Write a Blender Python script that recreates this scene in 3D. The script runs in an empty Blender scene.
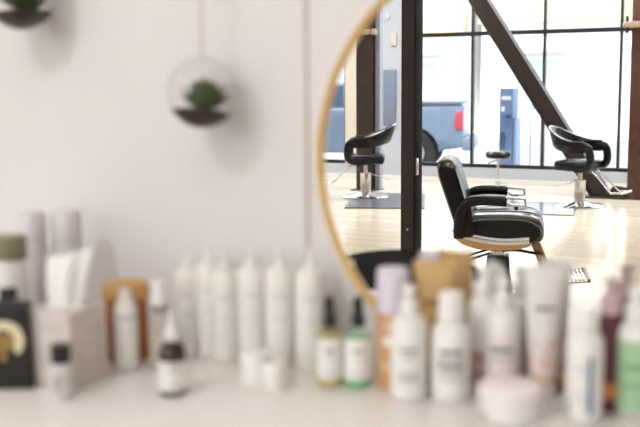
import bpy, bmesh, math, random
from mathutils import Vector, Matrix
random.seed(7)
PI = math.pi
S = bpy.context.scene
COL = S.collection

# ------------------------------------------------------------------ camera
f_px, horizon, yaw, roll = 1000.0, 88.0, math.radians(27), 0.006
pitch = math.atan((213.5 - horizon) / f_px)
fwd = Vector((-math.sin(yaw) * math.cos(pitch), math.cos(yaw) * math.cos(pitch), -math.sin(pitch)))
r0 = Vector((math.cos(yaw), math.sin(yaw), 0)); u0 = r0.cross(fwd)
rt = r0 * math.cos(roll) - u0 * math.sin(roll); up = u0 * math.cos(roll) + r0 * math.sin(roll)
cam = bpy.data.cameras.new('camera'); co = bpy.data.objects.new('camera', cam); COL.objects.link(co)
m = Matrix.Identity(4)
for i in range(3):
    m[i][0], m[i][1], m[i][2] = rt[i], up[i], -fwd[i]
m[0][3], m[1][3], m[2][3] = 0, -1.3, 1.2
co.matrix_world = m
cam.sensor_width = 36; cam.lens = f_px / 640 * 36
cam.clip_start = 0.02; cam.clip_end = 200
cam.dof.use_dof = True; cam.dof.focus_distance = 5.62; cam.dof.aperture_fstop = 3.1
S.camera = co

# ------------------------------------------------------------------ world, sun, exposure
w = bpy.data.worlds.new('sky'); S.world = w; w.use_nodes = True
bg = w.node_tree.nodes['Background']; bg.inputs[0].default_value = (0.84, 0.92, 1.0, 1); bg.inputs[1].default_value = 4.0
sun = bpy.data.lights.new('sun', 'SUN'); sun.energy = 4.5; sun.angle = 0.01; sun.color = (1, .95, .88)
so = bpy.data.objects.new('sun', sun); COL.objects.link(so)
so.rotation_euler = Vector((0.35, -0.75, -0.85)).to_track_quat('-Z', 'Y').to_euler()
S.view_settings.view_transform = 'Standard'; S.view_settings.look = 'None'
S.view_settings.exposure = 0.0; S.view_settings.gamma = 1; S.view_settings.use_curve_mapping = False
S.cycles.use_denoising = True
S.cycles.caustics_reflective = True; S.cycles.blur_glossy = .3; S.cycles.sample_clamp_indirect = 4; S.cycles.caustics_refractive = False
S.cycles.max_bounces = 10; S.cycles.transparent_max_bounces = 16
CEIL = 3.3
def area(name, loc, sx, sy, power, color=(.84, .92, 1)):
    l = bpy.data.lights.new(name, 'AREA'); l.shape = 'RECTANGLE'; l.size = sx; l.size_y = sy; l.energy = power; l.color = color
    o = bpy.data.objects.new(name, l); COL.objects.link(o); o.location = loc
    return o
FILL_SPOTS = [(-3.4, -1.9), (-0.3, -1.9), (-5.2, -4.6), (-1.6, -4.6), (-5.2, -7.6), (-1.6, -7.6)]  # unseen fill lamps added under the ceiling to brighten the room
for (x, y) in FILL_SPOTS:
    area('added_fill_light', (x, y, CEIL - .085), 1.5, .5, 7 if y > -3 else 22)
DAYLIGHT_FILL_SPOTS = [(-5.6, -9.2), (-3.4, -9.2), (-1.2, -9.2)]  # added cool fill lamps standing in for daylight on the pier and floor
for (x, y) in DAYLIGHT_FILL_SPOTS:
    area('added_fill_light', (x, y, CEIL - .085), 1.5, .5, 80, (.86, .93, 1))
# spotlight on the track: the one whose shadows fall on the mirror wall
SPOT = Vector((-1.22, -2.3, 3.0)); AIM = Vector((-.75, 0, 1.05))
l = bpy.data.lights.new('track_spotlight_beam', 'SPOT'); l.energy = 70; l.spot_size = math.radians(95); l.spot_blend = .6
l.shadow_soft_size = .028; l.color = (.92, .96, 1)
o = bpy.data.objects.new('track_spotlight_beam', l); COL.objects.link(o)
o.location = SPOT + (AIM - SPOT).normalized() * .02; o.rotation_euler = (AIM - SPOT).to_track_quat('-Z', 'Y').to_euler()

# ------------------------------------------------------------------ helpers
def lin(c):
    return tuple((v / 12.92 if v <= .04045 else ((v + .055) / 1.055) ** 2.4) for v in [x / 255 for x in c]) + (1,)
MATS = {}
def mat(name, rgb, rough=.5, metal=0, spec=.5, noise=0, nscale=20, bump=0, bscale=60, coat=0, sub=0, emit=0):
    if name in MATS: return MATS[name]
    M = bpy.data.materials.new(name); M.use_nodes = True; nt = M.node_tree; b = nt.nodes['Principled BSDF']
    c = lin(rgb); b.inputs['Base Color'].default_value = c
    b.inputs['Roughness'].default_value = rough; b.inputs['Metallic'].default_value = metal
    b.inputs['Specular IOR Level'].default_value = spec; b.inputs['Coat Weight'].default_value = coat
    if emit:
        b.inputs['Emission Color'].default_value = c; b.inputs['Emission Strength'].default_value = emit
    tc = nt.nodes.new('ShaderNodeTexCoord')
    if noise:
        n = nt.nodes.new('ShaderNodeTexNoise'); n.inputs['Scale'].default_value = nscale; n.inputs['Detail'].default_value = 4
        nt.links.new(tc.outputs['Object'], n.inputs['Vector'])
        r = nt.nodes.new('ShaderNodeValToRGB')
        r.color_ramp.elements[0].position = .3; r.color_ramp.elements[1].position = .7
        r.color_ramp.elements[0].color = tuple(v * (1 - noise) for v in c[:3]) + (1,)
        r.color_ramp.elements[1].color = tuple(min(1, v * (1 + noise)) for v in c[:3]) + (1,)
        nt.links.new(n.outputs['Fac'], r.inputs[0]); nt.links.new(r.outputs[0], b.inputs['Base Color'])
    if bump:
        n2 = nt.nodes.new('ShaderNodeTexNoise'); n2.inputs['Scale'].default_value = bscale
        nt.links.new(tc.outputs['Object'], n2.inputs['Vector'])
        bp = nt.nodes.new('ShaderNodeBump'); bp.inputs['Strength'].default_value = bump; bp.inputs['Distance'].default_value = .002
        nt.links.new(n2.outputs['Fac'], bp.inputs['Height']); nt.links.new(bp.outputs[0], b.inputs['Normal'])
    MATS[name] = M
    return M
def thin_glass(name, tint, ior=1.45, rough=.02, k=1.0, shell=0.0):
    if name in MATS: return MATS[name]
    M = bpy.data.materials.new(name); M.use_nodes = True; nt = M.node_tree; nt.nodes.clear()
    out = nt.nodes.new('ShaderNodeOutputMaterial'); mx = nt.nodes.new('ShaderNodeMixShader')
    t = nt.nodes.new('ShaderNodeBsdfTransparent'); t.inputs[0].default_value = tint + (1,)
    g = nt.nodes.new('ShaderNodeBsdfGlossy'); g.inputs['Roughness'].default_value = rough
    fr = nt.nodes.new('ShaderNodeLayerWeight'); fr.inputs[0].default_value = .5
    pw = nt.nodes.new('ShaderNodeMath'); pw.operation = 'POWER'; pw.inputs[1].default_value = 3.5
    ml = nt.nodes.new('ShaderNodeMath'); ml.operation = 'MULTIPLY_ADD'; ml.inputs[1].default_value = .55 * k; ml.inputs[2].default_value = .035
    nt.links.new(fr.outputs['Facing'], pw.inputs[0]); nt.links.new(pw.outputs[0], ml.inputs[0]); nt.links.new(ml.outputs[0], mx.inputs[0])
    rf = nt.nodes.new('ShaderNodeBsdfRefraction'); rf.inputs['Roughness'].default_value = 0; rf.inputs['IOR'].default_value = 1.0; rf.inputs[0].default_value = tint + (1,)
    m2 = nt.nodes.new('ShaderNodeMixShader'); m2.inputs[0].default_value = shell
    nt.links.new(t.outputs[0], m2.inputs[1]); nt.links.new(rf.outputs[0], m2.inputs[2])
    nt.links.new(m2.outputs[0], mx.inputs[1]); nt.links.new(g.outputs[0], mx.inputs[2]); nt.links.new(mx.outputs[0], out.inputs[0])
    MATS[name] = M
    return M
def tag(o, label=None, cat=None, group=None, kind=None):
    if label: o['label'] = label
    if cat: o['category'] = cat
    if group: o['group'] = group
    if kind: o['kind'] = kind
    return o
def empty(name, loc=(0, 0, 0), rz=0, label=None, cat=None, group=None):
    o = bpy.data.objects.new(name, None); COL.objects.link(o); o.location = loc; o.rotation_euler = (0, 0, rz)
    o.empty_display_size = .1
    return tag(o, label, cat, group)
def obj(name, bm, m, parent=None, smooth=True, label=None):
    me = bpy.data.meshes.new(name)
    bmesh.ops.recalc_face_normals(bm, faces=bm.faces)
    bm.to_mesh(me); bm.free()
    ms = m if isinstance(m, (list, tuple)) else [m]
    for q in ms: me.materials.append(q)
    if smooth:
        me.polygons.foreach_set('use_smooth', [True] * len(me.polygons))
        try: me.set_sharp_from_angle(angle=math.radians(38))
        except Exception: pass
    o = bpy.data.objects.new(name, me); COL.objects.link(o)
    if parent: o.parent = parent
    if label: o['label'] = label
    return o
def BM(): return bmesh.new()
def box(bm, c, s, bev=0, seg=2, rot=None, mi=0):
    r = bmesh.ops.create_cube(bm, size=1); vs = r['verts']
    bmesh.ops.scale(bm, vec=s, verts=vs)
    if bev:
        es = list({e for v in vs for e in v.link_edges})
        rr = bmesh.ops.bevel(bm, geom=es, offset=bev, segments=seg, profile=.5, affect='EDGES')
        vs = list({v for f in rr['faces'] for v in f.verts} | {v for v in vs if v.is_valid})
        vs = [v for v in vs if v.is_valid]
        # gather the whole island
        seen = set(vs); st = list(vs)
        while st:
            v = st.pop()
            for e in v.link_edges:
                w2 = e.other_vert(v)
                if w2 not in seen: seen.add(w2); st.append(w2)
        vs = list(seen)
    if rot is not None: bmesh.ops.rotate(bm, cent=(0, 0, 0), matrix=rot, verts=vs)
    bmesh.ops.translate(bm, vec=c, verts=vs)
    if mi:
        for f in {f for v in vs for f in v.link_faces}: f.material_index = mi
    return bm
def B(c, s, bev=0, seg=2, rot=None): return box(BM(), c, s, bev, seg, rot)
def span(bm, a, b, bev=0, seg=2):
    return box(bm, [(p + q) / 2 for p, q in zip(a, b)], [abs(q - p) for p, q in zip(a, b)], bev, seg)
def lathe(bm, prof, seg=28, c=(0, 0, 0), M=None, a0=0, a1=2 * PI, sx=1, sy=1):
    full = abs(a1 - a0 - 2 * PI) < 1e-6; n = seg if full else seg + 1
    rings = []
    for (r, z) in prof:
        if r < 1e-6 and full:
            rings.append([bm.verts.new((0, 0, z))])
        else:
            rings.append([bm.verts.new((sx * r * math.cos(a0 + (a1 - a0) * i / seg), sy * r * math.sin(a0 + (a1 - a0) * i / seg), z)) for i in range(n)])
    for A, Bq in zip(rings, rings[1:]):
        for i in range(seg):
            j = (i + 1) % n if full else i + 1
            if len(A) == 1 and len(Bq) == 1: continue
            if len(A) == 1: bm.faces.new((A[0], Bq[i], Bq[j]))
            elif len(Bq) == 1: bm.faces.new((A[i], A[j], Bq[0]))
            else: bm.faces.new((A[i], A[j], Bq[j], Bq[i]))
    vs = [v for r in rings for v in r]
    if M is not None: bmesh.ops.transform(bm, matrix=M, verts=vs)
    bmesh.ops.translate(bm, vec=c, verts=vs)
    return bm
def L(prof, **k): return lathe(BM(), prof, **k)
def smooth_path(pts, n=6):
    P = [Vector(p) for p in pts]; out = []
    for i in range(len(P) - 1):
        a, b, c2, d = P[max(i - 1, 0)], P[i], P[i + 1], P[min(i + 2, len(P) - 1)]
        for k in range(n):
            t = k / n
            out.append(.5 * ((2 * b) + (c2 - a) * t + (2 * a - 5 * b + 4 * c2 - d) * t * t + (3 * b - a - 3 * c2 + d) * t ** 3))
    out.append(P[-1]); return out
def tube(bm, pts, ra, rb=None, seg=12, side=(0, 1, 0), power=1.0, scales=None):
    """sweep an ellipse (ra across the in-plane normal, rb along SIDE); power<1 makes it squarer"""
    rb = rb or ra; P = [Vector(p) for p in pts]; rings = []; side = Vector(side)
    for i, p in enumerate(P):
        t = (P[min(i + 1, len(P) - 1)] - P[max(i - 1, 0)]).normalized()
        s = side - t * side.dot(t)
        if s.length < 1e-4: s = Vector((1, 0, 0)) - t * t.x
        s.normalize(); n = t.cross(s); k = scales[i] if scales else 1
        ring = []
        for j in range(seg):
            a = 2 * PI * (j + .5) / seg; ca, sa = math.cos(a), math.sin(a)
            ca = math.copysign(abs(ca) ** power, ca); sa = math.copysign(abs(sa) ** power, sa)
            ring.append(bm.verts.new(p + n * ca * ra * k + s * sa * rb * k))
        rings.append(ring)
    for A, Bq in zip(rings, rings[1:]):
        for i in range(seg):
            bm.faces.new((A[i], A[(i + 1) % seg], Bq[(i + 1) % seg], Bq[i]))
    bm.faces.new(rings[0]); bm.faces.new(rings[-1])
    return bm
def T(pts, ra, rb=None, **k): return tube(BM(), pts, ra, rb, **k)
def prism(bm, pts, y0, y1, bev=0):
    """polygon in XZ pushed from y0 to y1"""
    A = [bm.verts.new((x, y0, z)) for x, z in pts]; Bq = [bm.verts.new((x, y1, z)) for x, z in pts]
    n = len(pts); fs = [bm.faces.new(A), bm.faces.new(Bq[::-1])]
    for i in range(n): fs.append(bm.faces.new((A[i], Bq[i], Bq[(i + 1) % n], A[(i + 1) % n])))
    if bev:
        bmesh.ops.recalc_face_normals(bm, faces=fs)
        bmesh.ops.bevel(bm, geom=list({e for f in fs for e in f.edges}), offset=bev, segments=3, profile=.5, affect='EDGES')
    return bm
def copy_tree(o, parent=None):
    c = o.copy(); COL.objects.link(c)
    if parent: c.parent = parent
    for ch in list(o.children): copy_tree(ch, c)
    return c

# ------------------------------------------------------------------ materials
wall_m = mat('wall_paint', (229, 224, 222), .6, noise=.02, nscale=3, bump=.15, bscale=120)
white_paint = mat('white_paint', (240, 234, 228), .5)
beige_paint = mat('beige_paint', (214, 202, 186), .6)
counter_m = mat('counter_laminate', (242, 236, 231), .28, noise=.015, nscale=5)
gold_m = mat('brass', (206, 168, 104), .28, metal=1)
chrome = mat('chrome', (222, 222, 224), .07, metal=1)
chrome_soft = mat('satin_chrome', (200, 194, 186), .2, metal=1)
black_leather = mat('black_vinyl', (6, 6, 6), .26, spec=.38)
seat_vinyl = mat('glossy_black_vinyl', (5, 5, 5), .17, spec=.5)
black_m = mat('black_plastic', (18, 18, 18), .35)
piping_m = mat('piping', (120, 112, 102), .35)
steel_brown = mat('brown_painted_steel', (48, 36, 29), .45, noise=.12, nscale=9)
steel_grey = mat('grey_painted_steel', (140, 142, 150), .5)
frame_m = mat('window_frame_black', (22, 22, 24), .4)
post_m = mat('stained_timber', (74, 40, 26), .5, noise=.25, nscale=12)
mat_m = mat('rubber_mat', (84, 88, 96), .28, noise=.08, nscale=40)
wht = mat('white_plastic', (240, 236, 231), .35)
wht2 = mat('warm_white_plastic', (243, 238, 231), .4)
lbl = mat('paper_label', (238, 234, 228), .6)
ink = mat('grey_ink', (120, 116, 116), .6)
blue_ink = mat('blue_ink', (30, 84, 140), .5)
salmon = mat('salmon_print', (226, 150, 128), .5)
window_glass = thin_glass('window_glass', (.95, .97, .98), k=.8)
globe_glass = thin_glass('globe_glass', (.975, .975, .97), k=1.2, shell=.26)
clear_plastic = thin_glass('clear_plastic', (.93, .92, .90), rough=.1)

def wood_floor():
    M = bpy.data.materials.new('maple_floor'); M.use_nodes = True; nt = M.node_tree; b = nt.nodes['Principled BSDF']
    tc = nt.nodes.new('ShaderNodeTexCoord'); br = nt.nodes.new('ShaderNodeTexBrick')
    br.offset = .37; br.inputs['Scale'].default_value = 1; br.inputs['Brick Width'].default_value = 1.3
    br.inputs['Row Height'].default_value = .075; br.inputs['Mortar Size'].default_value = .0012
    br.inputs['Color1'].default_value = lin((228, 212, 188)); br.inputs['Color2'].default_value = lin((240, 227, 207)); br.inputs['Mortar'].default_value = lin((150, 122, 88))
    nt.links.new(tc.outputs['Object'], br.inputs['Vector'])
    mp = nt.nodes.new('ShaderNodeMapping'); mp.inputs['Scale'].default_value = (2, 40, 1); nt.links.new(tc.outputs['Object'], mp.inputs[0])
    n = nt.nodes.new('ShaderNodeTexNoise'); n.inputs['Scale'].default_value = 1.5; n.inputs['Detail'].default_value = 5; nt.links.new(mp.outputs[0], n.inputs['Vector'])
    mx = nt.nodes.new('ShaderNodeMixRGB'); mx.blend_type = 'MULTIPLY'; mx.inputs[0].default_value = .25
    rp = nt.nodes.new('ShaderNodeValToRGB'); rp.color_ramp.elements[0].color = (.62, .52, .4, 1); rp.color_ramp.elements[0].position = .3; rp.color_ramp.elements[1].position = .6
    nt.links.new(n.outputs['Fac'], rp.inputs[0]); nt.links.new(br.outputs['Color'], mx.inputs[1]); nt.links.new(rp.outputs[0], mx.inputs[2])
    nt.links.new(mx.outputs[0], b.inputs['Base Color'])
    b.inputs['Roughness'].default_value = .16; b.inputs['Specular IOR Level'].default_value = .5
    return M

# ------------------------------------------------------------------ the room
XL, XR, YF = -9.6, 3.2, -10.854
st = lambda name, bm, m, smooth=False: tag(obj(name, bm, m, None, smooth), kind='structure')
st('floor', span(BM(), (XL, YF, -.1), (XR, 0, 0)), wood_floor())
st('ceiling', span(BM(), (XL - .15, YF - .2, CEIL), (XR + .15, .15, CEIL + .2)), white_paint)
st('wall_back', span(BM(), (XL, 0, -.1), (XR, .15, CEIL)), wall_m)
st('wall_left', span(BM(), (XL - .15, YF - .2, -.1), (XL, .15, CEIL)), wall_m)
st('wall_right', span(BM(), (XR, YF - .2, -.1), (XR + .15, .15, CEIL)), wall_m)
YO = YF - .2
bm = BM()
span(bm, (XL, YO, -.1), (XR, YF, .19)); span(bm, (XL, YO, 3.0), (XR, YF, CEIL)); span(bm, (-5.62, YO, .19), (-4.78, YF, 3.0))
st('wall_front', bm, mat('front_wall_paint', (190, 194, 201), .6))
st('trim_1', span(BM(), (-.688, -.004, .8), (-.680, 0, CEIL), .001), mat('batten_paint', (216, 202, 194), .6))
bm = BM(); span(bm, (-5.78, YF - .05, .19), (-5.62, YF + .03, 3.0)); st('trim_2', bm, beige_paint)
st('baseboard_front', span(BM(), (XL, YF, 0), (XR, YF + .015, .06)), white_paint)

def window(name, x0, x1, mulls):
    root = empty(name, (0, 0, 0)); tag(root, kind='structure')
    y0, y1 = YF - .09, YF - .03
    bm = BM(); span(bm, (x0, y0, .19), (x1, y1, .235)); span(bm, (x0, y0, 2.95), (x1, y1, 3.0))
    span(bm, (x0, y0, .235), (x0 + .04, y1, 2.95)); span(bm, (x1 - .04, y0, .235), (x1, y1, 2.95))
    obj('window_frame', bm, frame_m, root, False)
    obj('transom', span(BM(), (x0 + .04, y0, 1.835), (x1 - .04, y1 + .02, 1.885)), frame_m, root, False)
    for x in mulls: obj('mullion', span(BM(), (x - .015, y0 - .005, .235), (x + .015, y1 + .005, 2.95)), frame_m, root, False)
    obj('pane', span(BM(), (x0 + .01, y0 + .02, .2), (x1 - .01, y0 + .026, 2.99)), window_glass, root, False)
window('window_1', -4.78, XR, [-4.04 + .905 * k for k in range(8)])
window('window_2', XL, -5.78, [-8.5, -7.6, -6.7])

# ceiling fixtures: added fill panels, then the spotlight on its track
dm = mat('fill_diffuser', (255, 246, 232), .5, emit=3)
CL = ['in the row nearest the vanity wall, above the terrarium side', 'in the row nearest the vanity wall, above the mirror end', 'in the second row from the vanity, side wall end',
      'in the second row from the vanity, above the black armchair', 'in the third row from the vanity, towards the pier', 'in the third row from the vanity, towards the timber post',
      'beside the windows, above the steel column', 'beside the windows, above the rolling stool', 'beside the windows, above the timber post']
for i, (x, y) in enumerate(FILL_SPOTS + DAYLIGHT_FILL_SPOTS):
    t = empty('added_ceiling_panel', (x, y, CEIL), 0)
    tag(t, 'long white fill light panel added ' + CL[i], 'ceiling light', 'added fill light panels over the salon floor')
    obj('housing', span(BM(), (-.8, -.28, -.06), (.8, .28, 0), .01), white_paint, t)
    obj('diffuser', span(BM(), (-.76, -.25, -.075), (.76, .25, -.06)), dm, t)
t = empty('lighting_track', (SPOT.x, SPOT.y, CEIL), 0); tag(t, 'white ceiling track rail above the vanity counter', 'light track')
obj('rail', span(BM(), (-1.2, -.02, -.03), (1.2, .02, 0), .004), white_paint, t)
t = empty('track_spotlight', (SPOT.x, SPOT.y, CEIL - .03), 0); tag(t, 'small white spotlight aimed down at the vanity wall', 'spotlight')
obj('stem', T([(0, 0, 0), (0, 0, -.12)], .008), white_paint, t)
d = (AIM - SPOT).normalized(); R = d.to_track_quat('Z', 'Y').to_matrix().to_4x4()
obj('lamp_head', L([(0, -.13), (.035, -.13), (.045, -.11), (.05, .0), (.046, 0), (.04, -.09), (0, -.09)], c=(0, 0, SPOT.z - CEIL + .03), M=R), white_paint, t)

# ------------------------------------------------------------------ structural steel by the windows
def at(o, **k): return o
t = empty('steel_column', (-4.855, -9.5, 0), 0); tag(t, 'dark brown steel column standing in front of the white window pier', 'column')
bm = BM(); span(bm, (-.105, -.09, .012), (.105, -.075, CEIL)); span(bm, (-.105, .075, .012), (.105, .09, CEIL)); span(bm, (-.008, -.075, .012), (.008, .075, CEIL))
obj('shaft', bm, steel_brown, t, False)
obj('base_plate', span(BM(), (-.15, -.15, 0), (.15, .15, .012)), steel_brown, t, False)
obj('side_flange', span(BM(), (.106, -.06, .012), (.165, .02, CEIL)), steel_grey, t, False, label='pale grey side flange')  # the column's paler side flange, drawn as a separate grey strip

t = empty('timber_post', (-1.73, -9.8, 0), 0); tag(t, 'reddish brown square post at the right foot of the diagonal brace', 'post')
obj('shaft', span(BM(), (-.17, -.15, .0), (.17, .15, CEIL), .006), post_m, t)
# the diagonal brace
t = empty('diagonal_brace', (-2.175, -9.72, 0), 0); tag(t, 'wide brown steel beam leaning diagonally across the windows', 'brace')
a = Vector((0, 0, .02)); top = Vector((-2.13, 0, CEIL - .03)); d = (top - a).normalized(); n = Vector((d.z, 0, -d.x)); hw = .094
bm = BM()
def plate(bm, off0, off1, y0, y1):
    pts = [a + n * off0, a + n * off1, top + n * off1, top + n * off0]
    # cut level at floor and ceiling
    pts = [(p + d * ((q - p.z) / d.z)) for p, q in zip(pts, (.02, .02, CEIL - .01, CEIL - .01))]
    prism(bm, [(p.x, p.z) for p in pts], y0, y1)
plate(bm, -hw, hw, -.008, .008); plate(bm, -hw, -hw + .014, -.08, .08); plate(bm, hw - .014, hw, -.08, .08)
obj('beam', bm, steel_brown, t, False)
obj('base_plate', span(BM(), (-.2, -.11, 0), (.27, .11, .02)), steel_brown, t, False)
obj('gusset', prism(BM(), [(.06, .02), (.27, .02), (.27, .12), (.12, .14)], -.006, .006), steel_brown, t, False)

def tie(x0, x1, y, label, bolt_x):
    t = empty('steel_tie', (x0, y, 1.835), 0); tag(t, label, 'tie bar', 'tie bars at transom height')
    obj('bar', span(BM(), (0, -.03, -.03), (x1 - x0, .03, .03), .004), mat('weathered_steel', (158, 138, 118), .5), t)
    for s in (-.028, .028):
        obj('bolt', L([(0, -.035), (.016, -.035), (.016, .035), (0, .035)], seg=6, c=(bolt_x, 0, s * 1.9)), frame_m, t)
    obj('clevis', L([(0, -.035), (.035, -.03), (.035, .03), (0, .035)], seg=12, c=(bolt_x + .05, 0, 0)), MATS['weathered_steel'], t)
tie(-5.6, -4.755, -9.36, 'brown tie bar crossing the steel column near the thermostat', .84)
tie(-1.98, -1.3, -9.6, 'brown tie bar crossing the timber post at the right', .04)

# near freestanding steel column
t = empty('steel_column', (-2.14, -4.12, 0), 0)
tag(t, 'tall dark brown steel column near the middle of the floor, beside the black armchair', 'column')
bm = BM(); span(bm, (-.055, -.06, 0), (.026, .06, CEIL), .003); obj('shaft', bm, steel_brown, t)
obj('side_plate', span(BM(), (.0265, -.05, 0), (.034, .066, CEIL), .002), mat('dark_steel', (30, 24, 22), .8, spec=.2), t)  # thin plate that makes this side of the column darker
obj('latch', span(BM(), (.0345, .035, .70), (.046, .06, .80), .004), chrome_soft, t, label='small chrome latch')
obj('screw', L([(0, 0), (.006, 0), (.006, .004), (0, .005)], seg=8, c=(-.01, .06, .385), M=Matrix.Rotation(-PI / 2, 4, 'X')), chrome, t)

# pier fittings
t = empty('electrical_panel', (-5.14, YF, 0), 0); tag(t, 'narrow blue grey electrical panel on the white pier', 'electrical panel')
obj('cover', span(BM(), (-.085, 0, .70), (.085, .045, 1.43), .005), mat('panel_grey', (118, 130, 148), .45), t)
obj('lock', L([(0, 0), (.015, 0), (.015, .01), (0, .012)], seg=12, c=(.02, .045, .87), M=Matrix.Rotation(-PI / 2, 4, 'X')), steel_grey, t)
tag(obj('thermostat', span(BM(), (-5.13, YF, 1.74), (-5.05, YF + .03, 1.90), .006), mat('thermostat_cream', (214, 204, 190), .5)), 'small cream thermostat box high on the white pier', 'thermostat')
tag(obj('wall_sensor', L([(0, 0), (.05, 0), (.045, .03), (0, .035)], seg=20, c=(-5.19, YF, 2.12), M=Matrix.Rotation(-PI / 2, 4, 'X')), mat('sensor_grey', (196, 198, 204), .6)), 'round white sensor on the pier above the thermostat', 'sensor')

# ------------------------------------------------------------------ mirror
MC = (-.3616, 0, 1.0985)
t = empty('round_mirror', MC, 0); tag(t, 'large round mirror with a thin brass rim standing behind the bottles', 'mirror')
RX = Matrix.Rotation(PI / 2, 4, 'X')
mir = mat('mirror_silver', (248, 248, 248), 0.0, metal=1)
obj('mirror_glass', L([(0, .012), (.2895, .012), (.2895, .004), (0, .004)], seg=128, M=RX), mir, t, True)
bm = BM(); N = 128; k = 10
obj('mirror_frame', L([(.2885, .001), (.2885, .016), (.290, .020), (.2945, .021), (.2965, .019), (.2972, .012), (.2972, .001), (.2885, .001)], seg=160, M=RX), gold_m, t, label='thin brass rim')

# ------------------------------------------------------------------ vanity counter
t = empty('vanity_counter', (-1.2, 0, 0), 0); tag(t, 'long white vanity counter along the mirror wall', 'counter')
obj('countertop', span(BM(), (-1.9, -.52, .765), (2.2, -.0005, .80), .003), counter_m, t)
obj('apron', span(BM(), (-1.86, -.49, .68), (2.16, -.47, .765)), white_paint, t)
for x in (-1.84, -.35, 1.1, 2.14): obj('support_panel', span(BM(), (x - .02, -.47, 0), (x + .02, -.02, .765)), white_paint, t)

# ------------------------------------------------------------------ salon chairs
def wrap_band(bm, z_arm0, z_arm1, z_bk0, z_bk1, rx, ry, xf, th=.05, tilt=.06, n=48):
    """upholstered band: straight arms in front, a half ellipse behind"""
    path = []
    for i in range(8): path.append((xf + (0 - xf) * i / 8, ry, 0))
    for i in range(n + 1):
        a = PI / 2 + PI * i / n; path.append((rx * math.cos(a), ry * math.sin(a), (1 - math.cos(2 * (a - PI / 2))) / 2))
    for i in range(1, 9): path.append((0 + xf * i / 8, -ry, 0))
    rings = []
    for i, (x, y, k) in enumerate(path):
        x0, y0, _ = path[max(i - 1, 0)]; x1, y1, _ = path[min(i + 1, len(path) - 1)]
        tx, ty = x1 - x0, y1 - y0; l = math.hypot(tx, ty); nx, ny = ty / l, -tx / l   # outward
        k = k ** .8
        z0 = z_arm0 + (z_bk0 - z_arm0) * k; z1 = z_arm1 + (z_bk1 - z_arm1) * k
        h = z1 - z0; ring = []
        for (u, v) in ((-.5, .12), (-.5, .88), (-.3, 1), (.3, 1), (.5, .88), (.5, .12), (.3, 0), (-.3, 0)):
            o = u * th * -1 - (v * tilt * k if True else 0) * -1
            ring.append(bm.verts.new((x - nx * (u * th) * 1 + nx * 0 - (v * tilt * k if k else 0), y - ny * (u * th), z0 + v * h)))
        rings.append(ring)
    for A, Bq in zip(rings, rings[1:]):
        for i in range(8): bm.faces.new((A[i], A[(i + 1) % 8], Bq[(i + 1) % 8], Bq[i]))
    bm.faces.new(rings[0]); bm.faces.new(rings[-1])
    return path
def hydraulic(t, r=.27, top=.27, stem_top=.37, rr=.062):
    obj('base', L([(0, .0), (r, .0), (r, .012), (r * .93, .022), (r * .45, .036), (rr * 1.5, .05), (rr * 1.1, .055), (0, .055)], seg=40), chrome, t)
    obj('pedestal', L([(0, .055), (rr, .055), (rr, .075), (rr * .97, .08), (rr * .97, top - .02), (rr, top - .015), (rr, top), (.024, top), (.022, stem_top), (0, stem_top)], seg=28), chrome_soft, t)
def salon_armchair(name, loc, rz, label, group=None):
    t = empty(name, loc, rz, label, 'chair', group)
    hydraulic(t)
    bm = BM(); box(bm, (-.03, 0, .42), (.38, .44, .10), .035, 4); obj('seat', bm, black_leather, t)
    obj('seat_plate', B((0, 0, .366), (.26, .24, .016)), black_m, t)
    bm = BM(); wrap_band(bm, .55, .665, .60, .80, .26, .26, .13, th=.055, tilt=.07)
    bk = obj('backrest', bm, black_leather, t)
    # chromed edge that runs over the top of the wrap
    pts = []
    for i in range(49):
        a = PI / 2 + PI * i / 48; k = ((1 - math.cos(2 * (a - PI / 2))) / 2) ** .8
        pts.append((.275 * math.cos(a) - .07 * k, .275 * math.sin(a), .668 + .135 * k))
    obj('edge_trim', T(pts, .011, .006, seg=8, side=(0, 0, 1)), chrome, bk, label='chrome edge trim')
    for sgn in (-1, 1):
        y = sgn * .26
        pts = smooth_path([(.09, y, .61), (.165, y, .60), (.195, y, .53), (.188, y, .445), (.13, y, .41), (.03, y, .40)], 6)
        obj('armrest', T(pts, .042, .030, seg=14, power=.7), black_leather, t)
    for s in (-1, 1):
        obj('footrest_bar', T(smooth_path([(.12, .09 * s, .365), (.19, .1 * s, .34), (.36, .13 * s, .18), (.40, .13 * s, .165), (.49, .13 * s, .17)], 5), .009), chrome, t)
    obj('footrest', T([(.49, -.16, .17), (.49, .16, .17)], .014, side=(1, 0, 0)), chrome, t)
    obj('pump_lever', T(smooth_path([(-.03, .02, .27), (-.12, .03, .235), (-.25, .03, .20), (-.29, .03, .2)], 4), .007), chrome, t)
    return t
c1 = salon_armchair('salon_chair', (-4.50, -8.66, .012), math.radians(158), 'black barrel styling chair turned left, beside the steel column and pier', 'barrel styling chairs by the windows')
c1.scale = (.94, .94, 1)
c2 = copy_tree(c1); c2.location = (-2.21, -8.82, 0); c2.rotation_euler = (0, 0, math.radians(8))
c2['label'] = 'black barrel styling chair facing right in front of the diagonal brace'

def floor_mat(loc, rz, w_, d_, label, m):
    o = obj('floor_mat', prism(BM(), [(0, 0), (w_, 0), (w_, .008), (w_ - .012, .012), (.012, .012), (0, .008)], -d_, 0), m, None, False)
    o.location = loc; o.rotation_euler = (0, 0, rz)
    o['label'] = label; o['category'] = 'floor mat'; o['group'] = 'rubber mats under the styling chairs'
floor_mat((-4.30, -7.70, 0), math.radians(-21), .80, 1.42, 'dark grey rubber mat under the left styling chair', mat_m)
floor_mat((-2.98, -7.90, 0), math.radians(-10), .90, 1.0, 'glossy black edged mat painted pale for glare, beside the right styling chair', mat('glare_pale_mat', (150, 150, 152), .12))  # same rubber in a paler grey that stands in for glare

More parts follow.
